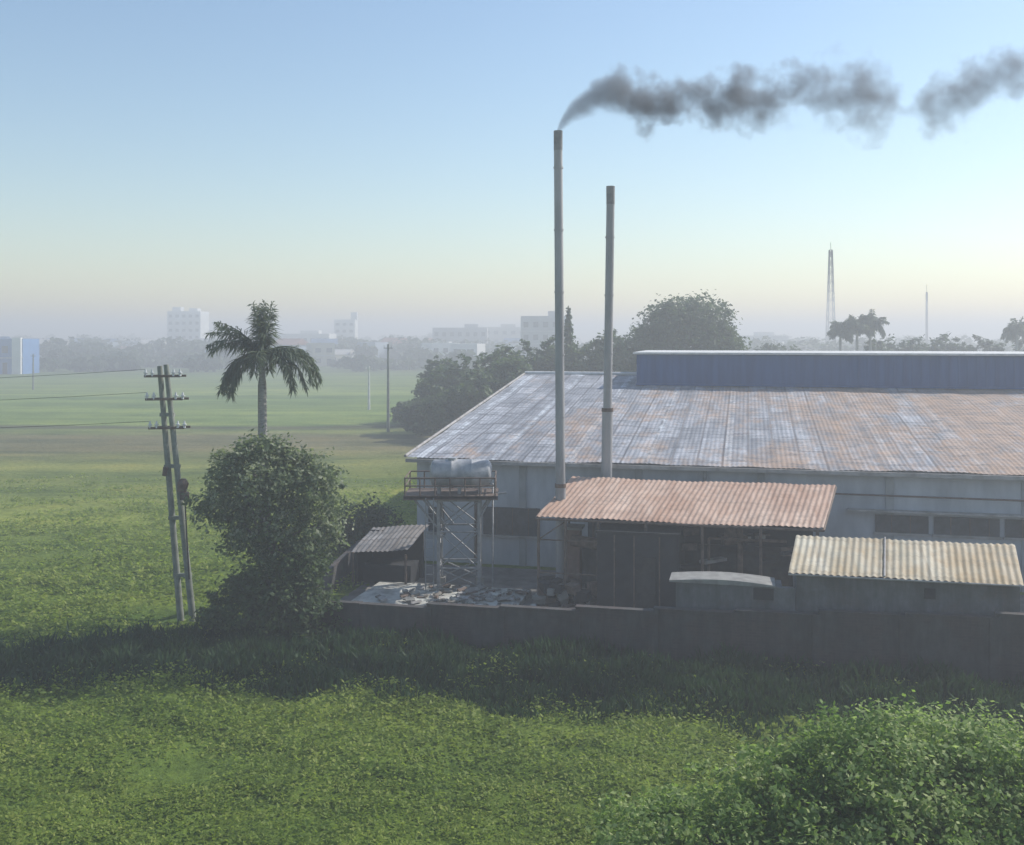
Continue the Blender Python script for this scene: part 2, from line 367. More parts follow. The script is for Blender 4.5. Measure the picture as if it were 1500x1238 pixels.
# ---------------------------------------------------------------- boundary wall
b=B(); segs=14; Lw=34
for i in range(segs):
    u0=i*Lw/segs; u1=(i+1)*Lw/segs; h=1.15+.85*min(1,max(0,(i-1)/8)); h+=random.uniform(-.03,.03)
    b.ubox(WO,u0+.02,u1-.02,0,.2,-.2,h,M_brick); b.ubox(WO,u0+.01,u1-.01,-.03,.23,h,h+.05,M_brick)
    b.ubox(WO,u1-.16,u1+.16,-.06,.26,-.2,h+.06,M_brick)
s0=WO+V*.2; s1=Vector((-6.6,45,0)); d=(s1-s0)
b.box((s0+s1)/2+Z*.45,(d.length,.2,1.1),M_brick,math.atan2(d.y,d.x))
b.make('boundary_wall')

# ---------------------------------------------------------------- chimneys
def chimney(name,x,y,zt,r,lean,sleeve=None):
    e=empty(name,(x,y,0)); b=B()
    b.tube([(x,y,0),(x+lean*.5,y,zt*.5),(x+lean,y,zt-.7)],[r*1.15,r*1.02,r*.97],M_stack,20,False)
    b.tube([(x+lean,y,zt-.01),(x+lean,y,zt-.4)],[r*.8,r*.8],M_soot,16)
    for z in np.arange(2,zt-1,2.4): 
        q=x+lean*z/zt; b.tube([(q,y,z),(q,y,z+.06)],r*1.12,M_stack,20)
    b.tube([(x+lean,y,zt-.75),(x+lean,y,zt+.0)],[r*1.0,r*1.02],M_sootcap,20,False)
    b.make('flue',e)
    if sleeve:
        b=B(); z0,z1,rs=sleeve; b.tube([(x+lean*z0/zt,y,z0),(x+lean*z1/zt,y,z1)],rs,M_stack,20); b.tube([(x+lean*z1/zt,y,z1-.1),(x+lean*z1/zt,y,z1+.05)],rs*1.1,M_rusty,20); b.make('sleeve',e)
    return e
chimney('smoking_chimney',1.9,39.5,17.85,.17,-.12,(0,4.2,.2))
chimney('chimney',3.87,42.5,16.15,.175,.22,(0,6.9,.225))

# ---------------------------------------------------------------- boiler shed
SO=Vector((.875,37.5,0)); bs_=empty('boiler_shed',SO)
b=B()
pa=SO+Z*3.33; pb=SO+U*10.1+Z*3.33; pc=SO+U*10.9+V*5+Z*4.12; pd=SO+U*.5+V*5+Z*4.12
b.corr(pa,pb,pc,pd,M_roofO,.2,.018,6,10,jit=.03)
b.make('roof',bs_)
b=B()
for (p,q) in ((pa,pb),(pd,pc),(pa,pd),(pb,pc)): b.tube([p-Z*.08,q-Z*.08],.05,M_rusty,6)
for t in (0.1,1.1,2.3,4.0,6.0,8.0,9.9):
    p=SO+U*t; b.tube([p,p+Z*3.28],.055,M_rusty,8)
    q=SO+U*(t+.3)+V*4.8; b.tube([q,q+Z*4.0],.05,M_rusty,8); b.tube([p+Z*3.25,q+Z*4.0],.04,M_rusty,6)
b.tube([SO+U*.1+Z*2.5,SO+U*2.3+Z*2.5],.03,M_rusty,6); b.tube([SO+U*.1+Z*1.3,SO+U*2.3+Z*1.3],.03,M_rusty,6)
b.tube([SO+U*.1+Z*2.5,SO+U*1.1+Z*3.2],.025,M_rusty,6)
b.make('frame',bs_)
b=B()
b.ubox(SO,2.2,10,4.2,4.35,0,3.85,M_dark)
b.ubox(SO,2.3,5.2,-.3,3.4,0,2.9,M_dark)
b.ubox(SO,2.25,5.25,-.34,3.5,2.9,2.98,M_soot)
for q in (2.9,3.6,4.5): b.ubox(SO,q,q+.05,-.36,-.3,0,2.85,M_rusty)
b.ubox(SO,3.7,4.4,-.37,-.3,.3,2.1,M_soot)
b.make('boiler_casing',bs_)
b=B()
b.ubox(SO,.8,1.35,1.6,2.2,0,2.6,M_redbrick); b.ubox(SO,.7,1.45,1.5,2.3,2.6,2.7,M_conc)
b.ubox(SO,.2,2.1,3.8,3.95,0,1.5,M_shedwall)
b.tube([SO+U*1.1+V*1.6+Z*2.2,SO+U*2.3+V*1.0+Z*2.2],.22,M_rusty,12)
b.tube([SO+U*5.6+V*2+Z*1.5,SO+U*9+V*2+Z*1.5],.7,M_soot,18); b.tube([SO+U*7.3+V*1+Z*0,SO+U*7.3+V*1+Z*3],.1,M_rusty,10)
b.tube([SO+U*6.2+V*.6+Z*0,SO+U*6.2+V*.6+Z*2.7],.05,M_rusty,10); b.tube([SO+U*6.2+V*.6+Z*2.7,SO+U*8.9+V*.6+Z*2.7],.05,M_rusty,10)
for i in range(40):
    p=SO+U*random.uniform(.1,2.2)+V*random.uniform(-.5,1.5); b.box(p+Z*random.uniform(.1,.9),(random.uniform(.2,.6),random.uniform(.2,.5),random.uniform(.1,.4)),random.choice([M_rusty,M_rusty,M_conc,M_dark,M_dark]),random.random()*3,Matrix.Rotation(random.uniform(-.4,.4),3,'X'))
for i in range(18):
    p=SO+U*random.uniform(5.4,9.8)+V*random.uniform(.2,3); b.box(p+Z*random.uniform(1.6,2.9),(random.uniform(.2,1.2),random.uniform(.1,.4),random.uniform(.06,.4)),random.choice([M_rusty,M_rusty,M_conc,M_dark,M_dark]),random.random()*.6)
b.make('furnace_and_pipes',bs_)

# ---------------------------------------------------------------- low brick store
TO=Vector((8.37,31.05,0)); st=empty('brick_store',TO)
b=B()
b.ubox(TO,.25,6.5,0.1,.3,0,2.72,M_shedwall)
b.ubox(TO,.25,.45,.3,2.6,0,2.72,M_shedwall); b.ubox(TO,6.3,6.5,.3,2.6,0,2.72,M_shedwall); b.ubox(TO,.45,6.3,2.4,2.6,0,3.2,M_shedwall)
b.make('walls',st)
b=B(); 
b.corr(TO+Z*2.8-V*.15,TO+U*6.55+Z*2.8-V*.15,TO+U*6.95+V*2.6+Z*3.43,TO+U*.35+V*2.6+Z*3.43,M_roofY,.2,.02,6,8,jit=.02)
b.make('roof',st)
b=B(); b.tube([TO+Z*2.76-V*.15,TO+U*6.55+Z*2.76-V*.15],.03,M_gable,6); b.ubox(TO,3.9,4.2,.05,.1,2.2,2.5,M_dark)
b.tube([TO+U*2.75+Z*2.85-V*.16,TO+U*3.1+V*2.6+Z*3.48],.03,M_gable,6)
b.make('eave_and_vent',st)
b=B(); KO=Vector((4.9,31.9,0))
b.ubox(KO,.2,3.78,0,.2,0,2.3,M_shedwall)
n=12
for i in range(n):
    t0=i/n;t1=(i+1)/n; z0=2.36+.10*math.sin(math.pi*t0); z1=2.36+.10*math.sin(math.pi*t1)
    p=[KO+U*(.0+3.2*t0)+Z*z0-V*.08,KO+U*(3.2*t1)+Z*z1-V*.08]; q=[x+V*1.1+Z*.0 for x in p]
    b.add([p[0],p[1],q[1],q[0]],[(0,1,2,3)],M_conc,True)
    b.add([p[0],p[1],p[1]-Z*(z1-2.31),p[0]-Z*(z0-2.31)],[(0,1,2,3)],M_conc)
b.ubox(KO,.2,.4,.2,1.0,0,2.3,M_shedwall); b.ubox(KO,3.2,3.4,.2,1.0,0,2.3,M_shedwall)
b.ubox(KO,2.55,3.15,-.03,.0,1.9,2.25,M_dark)
b.make('plaster_outbuilding')

# ---------------------------------------------------------------- left lean-to
b=B(); LO=Vector((-6.4,40.6,0))
b.corr(LO+Z*1.35,LO+U*2.4+Z*1.55,LO+U*2.6+V*2.2+Z*2.2,LO+U*.1+V*2.2+Z*1.95,M_roofG,.2,.02,5,4,jit=.04)
for p in (LO+U*.1,LO+U*2.3): b.tube([p,p+Z*1.38],.05,M_rusty,6)
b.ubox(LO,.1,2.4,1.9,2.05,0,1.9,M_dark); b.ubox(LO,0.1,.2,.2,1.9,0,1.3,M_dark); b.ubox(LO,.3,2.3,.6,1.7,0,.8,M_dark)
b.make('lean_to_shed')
b=B(); CO=Vector((-5.9,38.1,0))
b.ubox(CO,.1,6.2,-.6,2.6,.03,.22,M_slab)
b.make('concrete_slab')
b=B()
for i in range(150):
    p=CO+U*random.gauss(4.1,1.2)+V*random.uniform(-.4,2.4)
    b.box(p+Z*(.24+random.random()*.1),(random.uniform(.1,.5),random.uniform(.05,.25),random.uniform(.03,.1)),random.choice([M_conc,M_slab,M_gable,M_gable,M_rusty,M_bark,M_conc]),random.random()*3,Matrix.Rotation(random.uniform(-.5,.5),3,'X'))
b.make('scrap_pile')

# ---------------------------------------------------------------- water tank tower
TX,TY=-2.05,40.2; wt=empty('water_tank_tower',(TX,TY,0))
b=B(); w=.78
legs=[(TX-w,TY-w),(TX+w,TY-w),(TX+w,TY+w),(TX-w,TY+w)]
for x,y in legs: b.box((x,y,1.85),(.12,.12,3.7),M_steel); b.box((x,y,.15),(.35,.35,.3),M_conc)
for i in range(4):
    (x0,y0),(x1,y1)=legs[i],legs[(i+1)%4]
    for z in (1.0,2.4,3.6): b.tube([(x0,y0,z),(x1,y1,z)],.04,M_steel,6)
    for z0,z1 in ((.3,1.0),(1.0,2.4),(2.4,3.6)): b.tube([(x0,y0,z0),(x1,y1,z1)],.028,M_steel,6); b.tube([(x1,y1,z0),(x0,y0,z1)],.028,M_steel,6)
for y in (TY-w,TY+w):
    b.tube([(TX-1.75,y,3.7),(TX-w,y,2.5)],.045,M_steel,6); b.tube([(TX+1.25,y,3.7),(TX+w,y,2.9)],.045,M_steel,6)
    b.tube([(TX-1.3,y,3.7),(TX-.3,y,2.45)],.035,M_steel,6)
b.make('legs_and_bracing',wt)
b=B()
b.box((TX-.3,TY,3.76),(3.6,2.1,.1),M_rusty)
for y in (TY-1.02,TY+1.02): b.box((TX-.3,y,3.74),(3.62,.06,.16),M_rusty)
for z in (4.2,4.5):
    for y in (TY-1,TY+1): b.tube([(TX-2.05,y,z),(TX+1.4,y,z)],.03,M_rusty,6)
    for x in (TX-2.05,TX+1.4): b.tube([(x,TY-1,z),(x,TY+1,z)],.03,M_rusty,6)
for x in np.linspace(TX-2.05,TX+1.4,7):
    for y in (TY-1,TY+1): b.tube([(x,y,3.8),(x,y,4.5)],.03,M_rusty,6)
b.tube([(TX+1.5,TY-1,3.9),(TX+1.85,TY-1,3.95)],.04,M_steel,6)
b.make('platform_and_railing',wt)
b=B()
prof=[(-1.22,.02),(-1.21,.3),(-1.14,.46),(-1.05,.53),(-.4,.55),(-.38,.565),(-.34,.565),(-.32,.55),(.38,.55),(.40,.565),(.44,.565),(.46,.55),(1.05,.53),(1.14,.46),(1.21,.3),(1.22,.02)]
zc=4.55
b.tube([(TX+.05+p[0],TY,zc) for p in prof],[p[1] for p in prof],M_tank,28)
for x in (-.8,0,.8): b.box((TX+x,TY,3.95),(.12,.9,.3),M_steel)
b.tube([(TX-.3,TY,5.05),(TX-.3,TY,5.17)],.2,M_tank,16); b.tube([(TX+1.15,TY-.3,4.2),(TX+1.3,TY-.3,4.2),(TX+1.3,TY-.3,0.1)],.035,M_steel,8)
b.make('tank',wt)
b=B()
for x in (TX-.95,TX-1.25): b.tube([(x,TY-1.05,0.2),(x,TY-1.05,3.75)],.02,M_steel,6)
for z in np.arange(.5,3.7,.33): b.tube([(TX-.95,TY-1.05,z),(TX-1.25,TY-1.05,z)],.015,M_steel,5)
b.make('ladder',wt)

# ---------------------------------------------------------------- utility pole
PX,PY=-11.4,35.8; up=empty('utility_pole',(PX,PY,0))
b=B()
la,lb=(-11.58,-12.32),(-11.12,-12.06)
b.tube([(la[0],PY,0),(la[1],PY,8.9)],[.125,.09],M_concpole,10)
b.tube([(lb[0],PY-.1,0),(lb[1],PY-.1,8.95)],[.125,.09],M_concpole,10)
for z in (1.6,3.6,5.4,7.2): 
    f=z/8.9; xa=la[0]+(la[1]-la[0])*f; xb=lb[0]+(lb[1]-lb[0])*f; b.box(((xa+xb)/2,PY-.05,z),(abs(xb-xa)+.2,.16,.12),M_concpole)
b.make('poles',up)
b=B(); ends=[]
for z,l in ((8.55,1.2),(7.75,1.25),(6.75,1.2)):
    f=z/8.9; xc=PX-.75*f-.03
    b.box((xc,PY-.25,z),(l,.07,.08),M_rusty,R(8)); b.box((xc+.1,PY+.12,z),(l,.07,.08),M_rusty,R(8))
    for k in (-.5,-.3,.35,.55):
        q=(xc+k*l/1.1,PY-.25+.14*k,z); b.tube([q,(q[0],q[1],z+.24)],[.05,.03],M_insul,8); b.tube([(q[0],q[1],z+.1),(q[0],q[1],z+.14)],.08,M_insul,10)
        if k in(-.5,): ends.append((q[0],q[1],z+.24))
b.tube([(PX-.05,PY-.3,4.55),(PX-.0,PY-.3,4.85),(PX+.02,PY-.3,5.0)],[.16,.2,.08],M_rusty,10)
b.box((PX+.05,PY-.3,4.4),(.26,.22,.26),M_rusty); b.tube([(PX-.65,PY-.3,5.1),(PX-.6,PY-.3,5.4)],[.08,.1],M_rusty,8)
b.tube([(PX+.05,PY-.28,4.4),(PX+.12,PY-.28,3),(PX+.2,PY-.25,1.5)],.025,M_dark,6)
b.make('crossarms_and_insulators',up)
b=B()
for x,y,z in ends:
    b.tube([(x-45*t,y+12*t,z-(1-(2*t-1)**2)*.8) for t in np.linspace(0,1,16)],.009,M_dark,4)
b.make('wires',up)
for x,y,h,mat,r in ((-12.7,105,9,M_concpole,.14),(-19,136,5.8,M_trim,.15),(-86.5,185,6.5,M_concpole,.15),(-48,230,8,M_concpole,.15)):
    b=B(); b.tube([(x,y,0),(x,y,h)],[r*1.2,r*.7],mat,8)
    b.box((x,y,h-.4),(.9,.1,.08),mat); 
    for k in(-.4,0,.4): b.tube([(x+k,y,h-.35),(x+k,y,h-.12)],.05,M_insul,6)
    b.make('field_post',origin=(x,y,0))

# ---------------------------------------------------------------- palms
def palm(name,x,y,zc,fronds,tr=.2,leaf=.55,lw=.03,reps=5):
    e=empty(name,(x,y,0)); b=B()
    b.tube([(x+.1,y,0),(x+.02,y,zc*.5),(x,y,zc-1.2),(x,y,zc-.9),(x,y,zc+.1)],[tr*1.15,tr*.9,tr*.8,tr*.62,tr*.5],M_palmbark,12)
    Q=[]
    for az,el,ln,dr in fronds:
        az=R(az);el=R(el); p=Vector((x,y,zc)); d=Vector((math.cos(az)*math.cos(el),math.sin(az)*math.cos(el),math.sin(el)))
        pts=[p.copy()]; n=22
        for i in range(n):
            d=(d+Vector((0,0,-dr/n*(.4+1.4*i/n)))).normalized(); p=p+d*(ln/n); pts.append(p.copy())
        b.tube(pts,[.03*(1-i/(n+2))+.005 for i in range(n+1)],M_palm,5)
        for i in range(2,n+1):
            t=i/n; dd=(pts[i]-pts[i-1]).normalized(); side=dd.cross(Vector((0,0,1)))
            if side.length<.2: side=dd.cross(Vector((math.sin(az),-math.cos(az),0.3)))
            side.normalize()
            for rep in range(reps):
              for sg in (-1,1):
                L_=leaf*(1.1-.75*abs(t-.45)*1.3)*random.uniform(.5,1.3)
                upv=Vector((random.uniform(-.6,.6),random.uniform(-.6,.6),random.uniform(-1.6,.4)))
                ld=(side*sg+dd*.7+upv*.9).normalized(); o=pts[i-1].lerp(pts[i],rep/reps)
                wv=ld.cross(Vector((random.uniform(-1,1),random.uniform(-1,1),1))).normalized()*lw*leaf/.55
                Q.append([o,o+ld*L_*.5+wv,o+ld*L_+Vector((0,0,-.2*L_)),o+ld*L_*.5-wv])
    b.make('trunk_and_ribs',e); o=quad_object('fronds',[[tuple(v) for v in q] for q in Q],M_palm); attach(o,e)
fr=[(80,85,1.95,.1),(20,80,1.9,.15),(170,80,1.9,.2),(250,83,1.8,.2),(110,76,1.8,.3),(330,74,1.7,.3),
    (175,40,2.3,.9),(200,34,2.1,1.1),(160,44,2.2,.8),(185,50,2.1,.8),(170,30,2.2,1.2),
    (180,-5,2.2,2.4),(200,5,2.3,2.6),(165,0,2.3,2.2),(215,-5,2.0,2.6),(190,-20,2.1,2.4),
    (5,25,2.8,2.4),(-15,22,2.7,2.4),(20,18,2.7,2.3),(0,5,2.4,2.3),(-30,10,2.2,2.5),(10,30,2.8,2.6),(-8,-5,2.0,2.6),
    (270,20,1.6,2.5),(90,20,1.6,2.5)]
palm('palm_tree',-9.27,38,9.3,fr,.2,.5,.024,5)
def rnd_fronds(k,ln): return [(random.uniform(0,360),random.uniform(-5,80),ln*random.uniform(.8,1.1),random.uniform(.8,2.2)) for i in range(k)]
for x,y,z,s in ((46.5,138,10.9,2.2),(48.6,139,11.1,2.4),(45.2,141,10.3,2.0),(71,144,10.3,2.2)):
    palm('palm_tree',x,y,z,rnd_fronds(22,s),.22,.8,.045,3)

# ---------------------------------------------------------------- trees
tree('leafy_tree',(-8.3,34.9,0),[(-8.8,34.8,5.2,1.25,1.3,.95),(-7.2,34.9,4.7,1.2,1.2,.9),(-9.8,34.7,4.2,.8,.9,.55),(-6.8,34.7,3.5,.75,.9,.8),(-8.2,34.7,3.7,1.1,1.1,.9),(-8.3,34.5,6.05,.6,.7,.45),(-9.4,34.6,5.5,.5,.6,.45),(-7.7,34.7,2.6,.7,.8,.6),(-6.6,34.8,5.1,.5,.6,.4),(-9.0,34.6,3.2,.6,.7,.45),(-7.4,34.7,5.7,.45,.5,.35)],.16,540,38,.26,M_leafA,.14,.9)
tree('shrub',(-8.0,33.9,0),[(-8.9,33.9,.9,1.1,1.0,.8),(-7.4,33.9,1.1,1.1,1.0,.9),(-8.1,34.1,1.8,.9,.8,.8),(-6.6,33.8,.7,.9,.9,.8),(-7.0,34.0,2.2,.7,.7,.6)],.16,480,38,.28,M_leafMid,.08,.8)
tree('shrub',(-6.9,46,0),[(-7.0,46,1.5,1.1,1,1.0),(-6.0,46.3,1.3,.9,.9,.9),(-8,46.5,.9,1,.9,.7)],.2,160,30,.3,M_leafDark,.08)
dz_=-.22
tree('foreground_tree',(6.6,17.0,0),[(q[0],q[1],q[2]+dz_)+q[3:] for q in [(6.2,17.0,2.6,1.5,1.5,1.15),(8.2,17.2,2.5,1.6,1.6,1.1),(4.5,16.7,2.2,1.1,1.3,1.0),(3.2,16.5,2.05,.9,1.1,.9),(2.0,16.4,1.95,.7,.9,.75),(5.6,15.8,1.9,1.7,1.2,1.1),(8.0,15.9,2.0,1.7,1.3,1.1),(9.9,16.6,2.5,1.5,1.5,1.1),(3.9,15.6,1.5,1.3,1.0,.9),(5.9,16.8,3.45,.5,.6,.35),(7.6,16.9,3.3,.6,.6,.4),(4.3,16.7,3.0,.45,.5,.35),(11.5,16.6,2.5,1.5,1.5,1.1)]],.10,3200,40,.2,M_bush,.12,.75)

def far_tree(name,x,y,w,h,z0=0,mat=M_leafFar,leaf=.55,ncl=260,nl=26):
    bl=[]
    for i in range(7):
        a=random.uniform(0,6.28); r=random.uniform(.15,.5)*w/2
        bl.append((x+math.cos(a)*r,y+math.sin(a)*r,z0+(h-z0)*random.uniform(.3,.72),w*.3,w*.3,(h-z0)*.25))
    bl.append((x,y,h-(h-z0)*.28,w*.34,w*.3,(h-z0)*.27))
    return tree(name,(x,y,0),bl,leaf,ncl,nl,w*.07,mat,w*.035)
tree('broad_tree',(18.4,110,0),[(18.4,110,9.6,4.6,4,3.6),(15.2,110,8.9,2.8,3,2.6),(21.6,110,9.2,2.8,3,2.8),(18,110,11.4,3.4,3,2.4),(20.2,110,11.6,3.0,3,2.3),(16.4,110,10.9,2.2,2.4,2.0),(22.4,109,8.2,1.9,2,2.2),(14,109,7.5,2,2,2)],.42,760,34,.7,M_leafMid,.4)
for x,y,w,h in ((10.5,108,6,10.8),(8,112,5,9),(12.5,118,5,10.5),(-7.2,104,5,6.4),(-4.2,106,7,7.8),(-1,108,7,9.0),(2.5,112,6,9.4),(-9.2,101,4,3.4),(-6,98,5,5),(-3,97,5,6.6),(0,99,6,7.8),(5,110,6,9.8),(-8.4,118,5,7.4),(-11.2,112,4,2.8)):
    far_tree('broad_tree',x,y,w,h,ncl=170,mat=M_leafMid)
Q=[]
for i in range(14):
    z=3+i*.72; r=1.6*(1-i/14.5)
    C=np.stack([6.2+rng.normal(size=90)*r*.5,112+rng.normal(size=90)*r*.5,z+rng.normal(size=90)*.3],1); Q.append(leaf_quads(C,.5,.1,.5))
e=empty('conifer_tree',(6.2,112,0)); b=B(); b.tube([(6.2,112,0),(6.2,112,13)],[.25,.04],M_bark,8); b.make('trunk',e); o=quad_object('crown',np.concatenate(Q),M_leafDark); attach(o,e)
for x,y,w,h in ((50,142,7,9.2),(56,146,8,9.8),(62,148,8,10.0),(68,148,8,9.6),(76,150,6,10.8),(80,152,8,10),(30,150,9,9.2),(40,155,9,9.0)):
    far_tree('broad_tree',x,y,w,h,ncl=130,leaf=.7)
def distant():
    out=[]
    for i in range(520):
        y=random.choice([random.uniform(270,420),random.uniform(420,900)]); x=random.uniform(-.55,.62)*y
        h=random.uniform(4,9)+ (1.5 if y>500 else 0); w=random.uniform(6,16)
        if y<330 and x<-20: h*=.65
        k=150; d=rng.normal(size=(k,3)); d/=np.linalg.norm(d,axis=1)[:,None]
        P=np.array([x,y,h*.55])+d*np.array([w*.5,w*.4,h*.48])*(.7+.4*rng.random((k,1)))
        P[:,2]=np.abs(P[:,2]); out.append(leaf_quads(P,2.0,.2,.7,d*.6))
    return np.concatenate(out)
quad_object('distant_trees',distant(),M_leafFar)

# ---------------------------------------------------------------- town
WALLS=[mottled('wall_paint_%d'%i,tuple(q*.8 for q in c),c,.3) for i,c in enumerate([(.7,.7,.68),(.55,.53,.48),(.45,.45,.45),(.6,.55,.42),(.4,.47,.55),(.8,.8,.78)])]
ROOFS=[mottled('town_roof_%d'%i,tuple(q*.7 for q in c),c,.3) for i,c in enumerate([(.3,.14,.1),(.35,.35,.36),(.12,.2,.32),(.55,.54,.52)])]
M_bwall=mottled('blue_paint',(.08,.20,.44),(.11,.26,.52),.4)
def building(name,x,y,w,d,h,wall,roof,floors,gable=False,rot=0,cols=None,extra=None):
    b=B(); c=Vector((x,y,0)); Rm=Matrix.Rotation(rot,3,'Z')
    def bx(p,s,m): b.box(c+Rm@Vector(p),s,m,rot)
    bx((0,0,h/2),(w,d,h),wall)
    fh=h/floors; cols=cols or max(2,int(w/3))
    for f in range(floors):
        for k in range(cols):
            px=-w/2+(k+.5)*w/cols
            if f==0 and k==cols//2: bx((px,-d/2-.03,fh*.36),(w/cols*.4,.1,fh*.7),M_dark); continue
            bx((px,-d/2-.03,f*fh+fh*.52),(w/cols*.5,.1,fh*.42),M_glass)
        if f: bx((0,-d/2-.08,f*fh),(w+.1,.25,.18),M_trim)
    if gable:
        rh=w*.14+.8
        pts=[(-w/2-.4,-d/2-.5,h+.01),(w/2+.4,-d/2-.5,h+.01),(w/2+.4,d/2+.5,h+.01),(-w/2-.4,d/2+.5,h+.01),(-w/2-.4,0,h+rh),(w/2+.4,0,h+rh)]
        b.add([c+Rm@Vector(p) for p in pts],[(0,1,5,4),(2,3,4,5),(1,2,5),(3,0,4),(3,2,1,0)],roof)
    else:
        bx((0,-d/2+.1,h+.35),(w,.2,.7),wall); bx((0,d/2-.1,h+.35),(w,.2,.7),wall); bx((-w/2+.1,0,h+.35),(.2,d-.4,.7),wall); bx((w/2-.1,0,h+.35),(.2,d-.4,.7),wall)
        if w>12: bx((w*.2,0,h+1.1),(w*.25,d*.4,2.2),wall)
    if extra: extra(bx)
    b.make(name,origin=(x,y,0))
building('apartment_block',-158,500,16,14,20.5,WALLS[5],ROOFS[1],6,cols=5,extra=lambda bx:bx((-5,0,22.3),(4,5,2),WALLS[0]))
building('concrete_building',9.6,300,14,12,14.6,WALLS[2],ROOFS[1],4,cols=5)
building('office_building',-81,500,10,10,16.5,WALLS[0],ROOFS[1],5,extra=lambda bx:bx((4,0,19),(3,3,3.5),WALLS[0]))
building('factory_building',-101,480,34,20,9.6,WALLS[0],ROOFS[3],2,False)
building('factory_building',-21,420,22,16,12.0,WALLS[2],ROOFS[1],3,cols=7)
building('factory_building',-8,520,30,16,13,WALLS[1],ROOFS[1],3,cols=7)
building('factory_building',98,420,26,18,8.8,WALLS[0],ROOFS[3],2,False)
building('blue_house',-127.5,262,9,9,8.2,M_bwall,ROOFS[2],2,extra=lambda bx:bx((3.2,-4.8,4.6),(2.2,1.0,9.2),WALLS[5]))
building('blue_house',-138,268,12,9,7,M_bwall,ROOFS[2],2,True)
rh_=random.Random(23)
for i in range(95):
    y=rh_.uniform(290,500); x=rh_.uniform(-.53,.03)*y
    if i>82: x=rh_.uniform(.1,.6)*y; y+=60
    if -.41<x/y<-.29 and y<400: continue
    hh=rh_.choice([3.3,3.5,6.2,6.6])
    building('house',x,y,rh_.uniform(5,10),8,hh,rh_.choice(WALLS+[WALLS[5]]*2),rh_.choice(ROOFS),1 if hh<4 else 2,rh_.random()<.55,rh_.uniform(-.5,.5))

def lattice(name,x,y,h,w0,w1,n,t=.1):
    b=B(); P=lambda k,z:(x+(w0+(w1-w0)*z/h)*(-.5 if k in(0,3) else .5),y+(w0+(w1-w0)*z/h)*(-.5 if k<2 else .5),z)
    for k in range(4): b.tube([P(k,0),P(k,h)],t*1.6,M_mast,5)
    for i in range(n):
        z0=h*i/n;z1=h*(i+1)/n
        for k in range(4):
            k2=(k+1)%4; b.tube([P(k,z0),P(k2,z1)],t*.7,M_mast,4); b.tube([P(k2,z0),P(k,z1)],t*.7,M_mast,4); b.tube([P(k,z1),P(k2,z1)],t*.7,M_mast,4)
    b.tube([(x,y,h),(x,y,h+3)],.1,M_mast,5); b.make(name,origin=(x,y,0))
lattice('lattice_tower',124.5,400,43,3.4,1.0,12,.12)
lattice('radio_mast',162,400,26.5,.6,.4,16,.09)

# ---------------------------------------------------------------- smoke volume
x0,Lx,yc=1.75,24.0,39.5; px=.02633
pts=[(820,194,8),(832,174,14),(850,158,20),(875,142,25),(905,132,31),(950,152,38),(1010,147,31),(1080,143,40),(1150,141,34),(1220,132,42),(1290,152,50),(1335,158,10),(1390,148,46),(1440,116,40),(1500,104,40),(1620,92,46)]
m=bpy.data.materials.new('smoke'); m.use_nodes=True; N=m.node_tree.nodes; L=m.node_tree.links; N.clear()
out=N.new('ShaderNodeOutputMaterial'); tc=N.new('ShaderNodeTexCoord')
def math_(op,a,b_=None,c=None,clamp=False):
    n=N.new('ShaderNodeMath'); n.operation=op; n.use_clamp=clamp
    for i,v in enumerate((a,b_,c)):
        if v is None: continue
        if isinstance(v,(int,float)): n.inputs[i].default_value=v
        else: L.new(v,n.inputs[i])
    return n.outputs[0]
nw=N.new('ShaderNodeTexNoise'); nw.inputs['Scale'].default_value=.7; nw.inputs['Detail'].default_value=2; L.new(tc.outputs['Object'],nw.inputs['Vector'])
sep=N.new('ShaderNodeSeparateXYZ'); L.new(tc.outputs['Object'],sep.inputs[0])
swc=N.new('ShaderNodeSeparateColor'); L.new(nw.outputs['Color'],swc.inputs[0])
X=sep.outputs[0]; Yv=sep.outputs[1]; Zv=sep.outputs[2]
tt=math_('DIVIDE',X,Lx,clamp=True)
def fcurve(vals):
    n=N.new('ShaderNodeFloatCurve'); cu=n.mapping.curves[0]
    while len(cu.points)<len(vals): cu.points.new(.5,.5)
    for p,(a,b_) in zip(cu.points,vals): p.location=(a,b_); p.handle_type='AUTO'
    n.mapping.update(); L.new(tt,n.inputs['Value']); return n.outputs[0]
T=lambda p:min(1,(p-820)*px/Lx)
zc_=math_('MULTIPLY',fcurve([(T(p),(490-y)*px/12) for p,y,r in pts]),12)
rc=math_('MULTIPLY',fcurve([(T(p),r*px/2) for p,y,r in pts]),2)
wob=math_('MULTIPLY',tt,6,clamp=True)
dz=math_('SUBTRACT',Zv,zc_); dz=math_('ADD',dz,math_('MULTIPLY',math_('MULTIPLY',math_('SUBTRACT',swc.outputs[0],.5),1.8),wob))
dy=math_('ADD',Yv,math_('MULTIPLY',math_('MULTIPLY',math_('SUBTRACT',swc.outputs[1],.5),1.5),wob))
dist=math_('DIVIDE',math_('SQRT',math_('ADD',math_('MULTIPLY',dz,dz),math_('MULTIPLY',dy,dy))),rc)
n2=N.new('ShaderNodeTexNoise'); n2.inputs['Scale'].default_value=1.2; n2.inputs['Detail'].default_value=4; n2.inputs['Roughness'].default_value=.6; L.new(tc.outputs['Object'],n2.inputs['Vector'])
namp=math_('ADD',.5,math_('MULTIPLY',wob,3.0))
k=math_('MULTIPLY_ADD',math_('SUBTRACT',n2.outputs['Fac'],.5),namp,math_('SUBTRACT',1.05,dist))
den=math_('MULTIPLY',k,math_('MAXIMUM',math_('SUBTRACT',3.2,math_('MULTIPLY',tt,5.0)),.95))
den=math_('MAXIMUM',den,0)
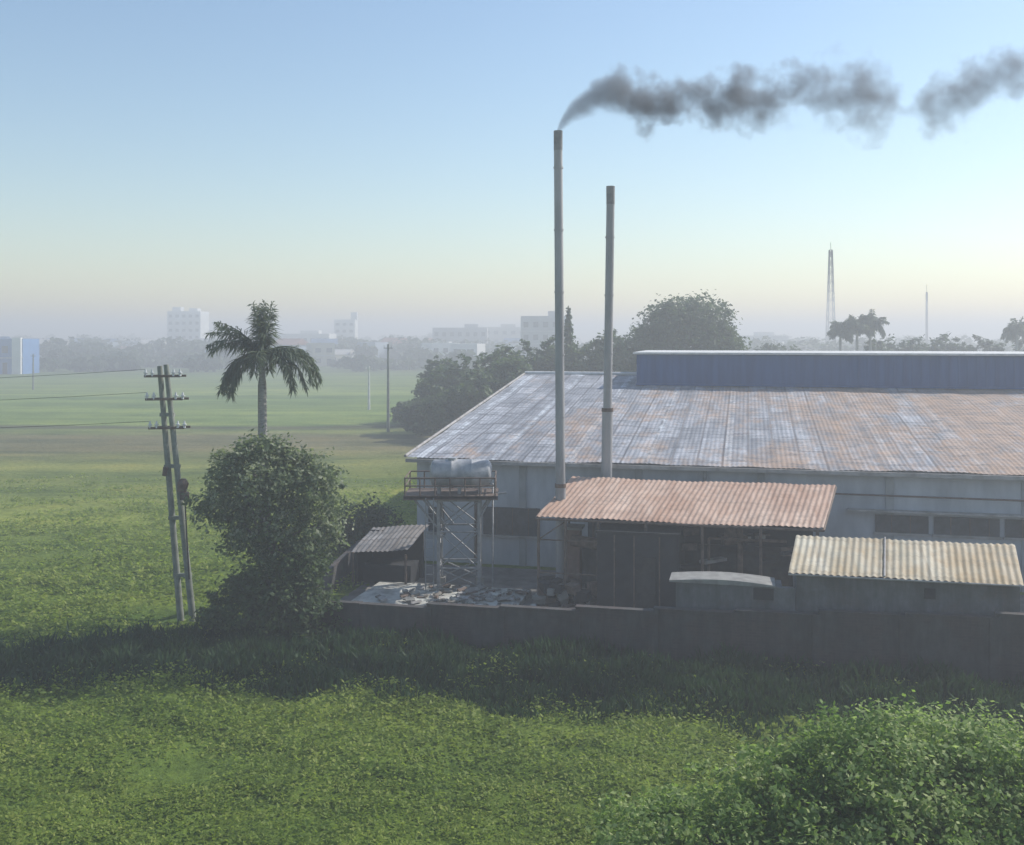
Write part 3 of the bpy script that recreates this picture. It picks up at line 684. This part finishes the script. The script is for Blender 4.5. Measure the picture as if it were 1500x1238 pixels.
pv=N.new('ShaderNodeVolumePrincipled'); pv.inputs['Color'].default_value=(.31,.33,.36,1); pv.inputs['Anisotropy'].default_value=.1
L.new(math_('MINIMUM',den,2.0),pv.inputs['Density']); L.new(pv.outputs[0],out.inputs['Volume'])
m.cycles.volume_step_rate=.25
b=B(); b.box((Lx/2,0,9.4),(Lx,4.4,4.6),m); ob=b.make('smoke_plume'); ob.location=(x0,yc,10)

# ---------------------------------------------------------------- haze
m=bpy.data.materials.new('haze'); m.use_nodes=True; N=m.node_tree.nodes; L=m.node_tree.links; N.clear()
out=N.new('ShaderNodeOutputMaterial'); vs=N.new('ShaderNodeVolumeScatter'); vs.inputs['Color'].default_value=(.97,.99,1,1); vs.inputs['Density'].default_value=.0034; vs.inputs['Anisotropy'].default_value=.2
L.new(vs.outputs[0],out.inputs['Volume'])
b=B(); b.box((0,1400,10.5),(5000,3200,23),m); b.make('haze_air')

# ---------------------------------------------------------------- sky, sun, camera
az=R(63); el=R(40)
w=bpy.data.worlds.new('World'); scene.world=w; w.use_nodes=True; N=w.node_tree.nodes; L=w.node_tree.links
bg=N['Background']; sk=N.new('ShaderNodeTexSky'); sk.sky_type='NISHITA'; sk.sun_disc=False; sk.sun_elevation=el; sk.sun_rotation=az
sk.air_density=1.3; sk.dust_density=.55; sk.ozone_density=2.6; sk.altitude=0
L.new(sk.outputs[0],bg.inputs['Color']); bg.inputs['Strength'].default_value=.15
ld=bpy.data.lights.new('sun','SUN'); ld.energy=5; ld.angle=R(.5); ld.color=(1,.965,.91)
sun=bpy.data.objects.new('sun',ld); scene.collection.objects.link(sun)
s=Vector((math.sin(az)*math.cos(el),math.cos(az)*math.cos(el),math.sin(el))); sun.rotation_euler=s.to_track_quat('Z','Y').to_euler(); sun.location=s*80
cd=bpy.data.cameras.new('camera'); cam=bpy.data.objects.new('camera',cd); scene.collection.objects.link(cam)
cam.location=(0,0,10); cam.rotation_euler=(R(90),0,0); cd.lens=36; cd.sensor_width=36; cd.shift_y=-.086; cd.clip_end=20000; cd.clip_start=.5
scene.camera=cam
scene.view_settings.view_transform='Standard'; scene.view_settings.look='None'; scene.view_settings.exposure=0
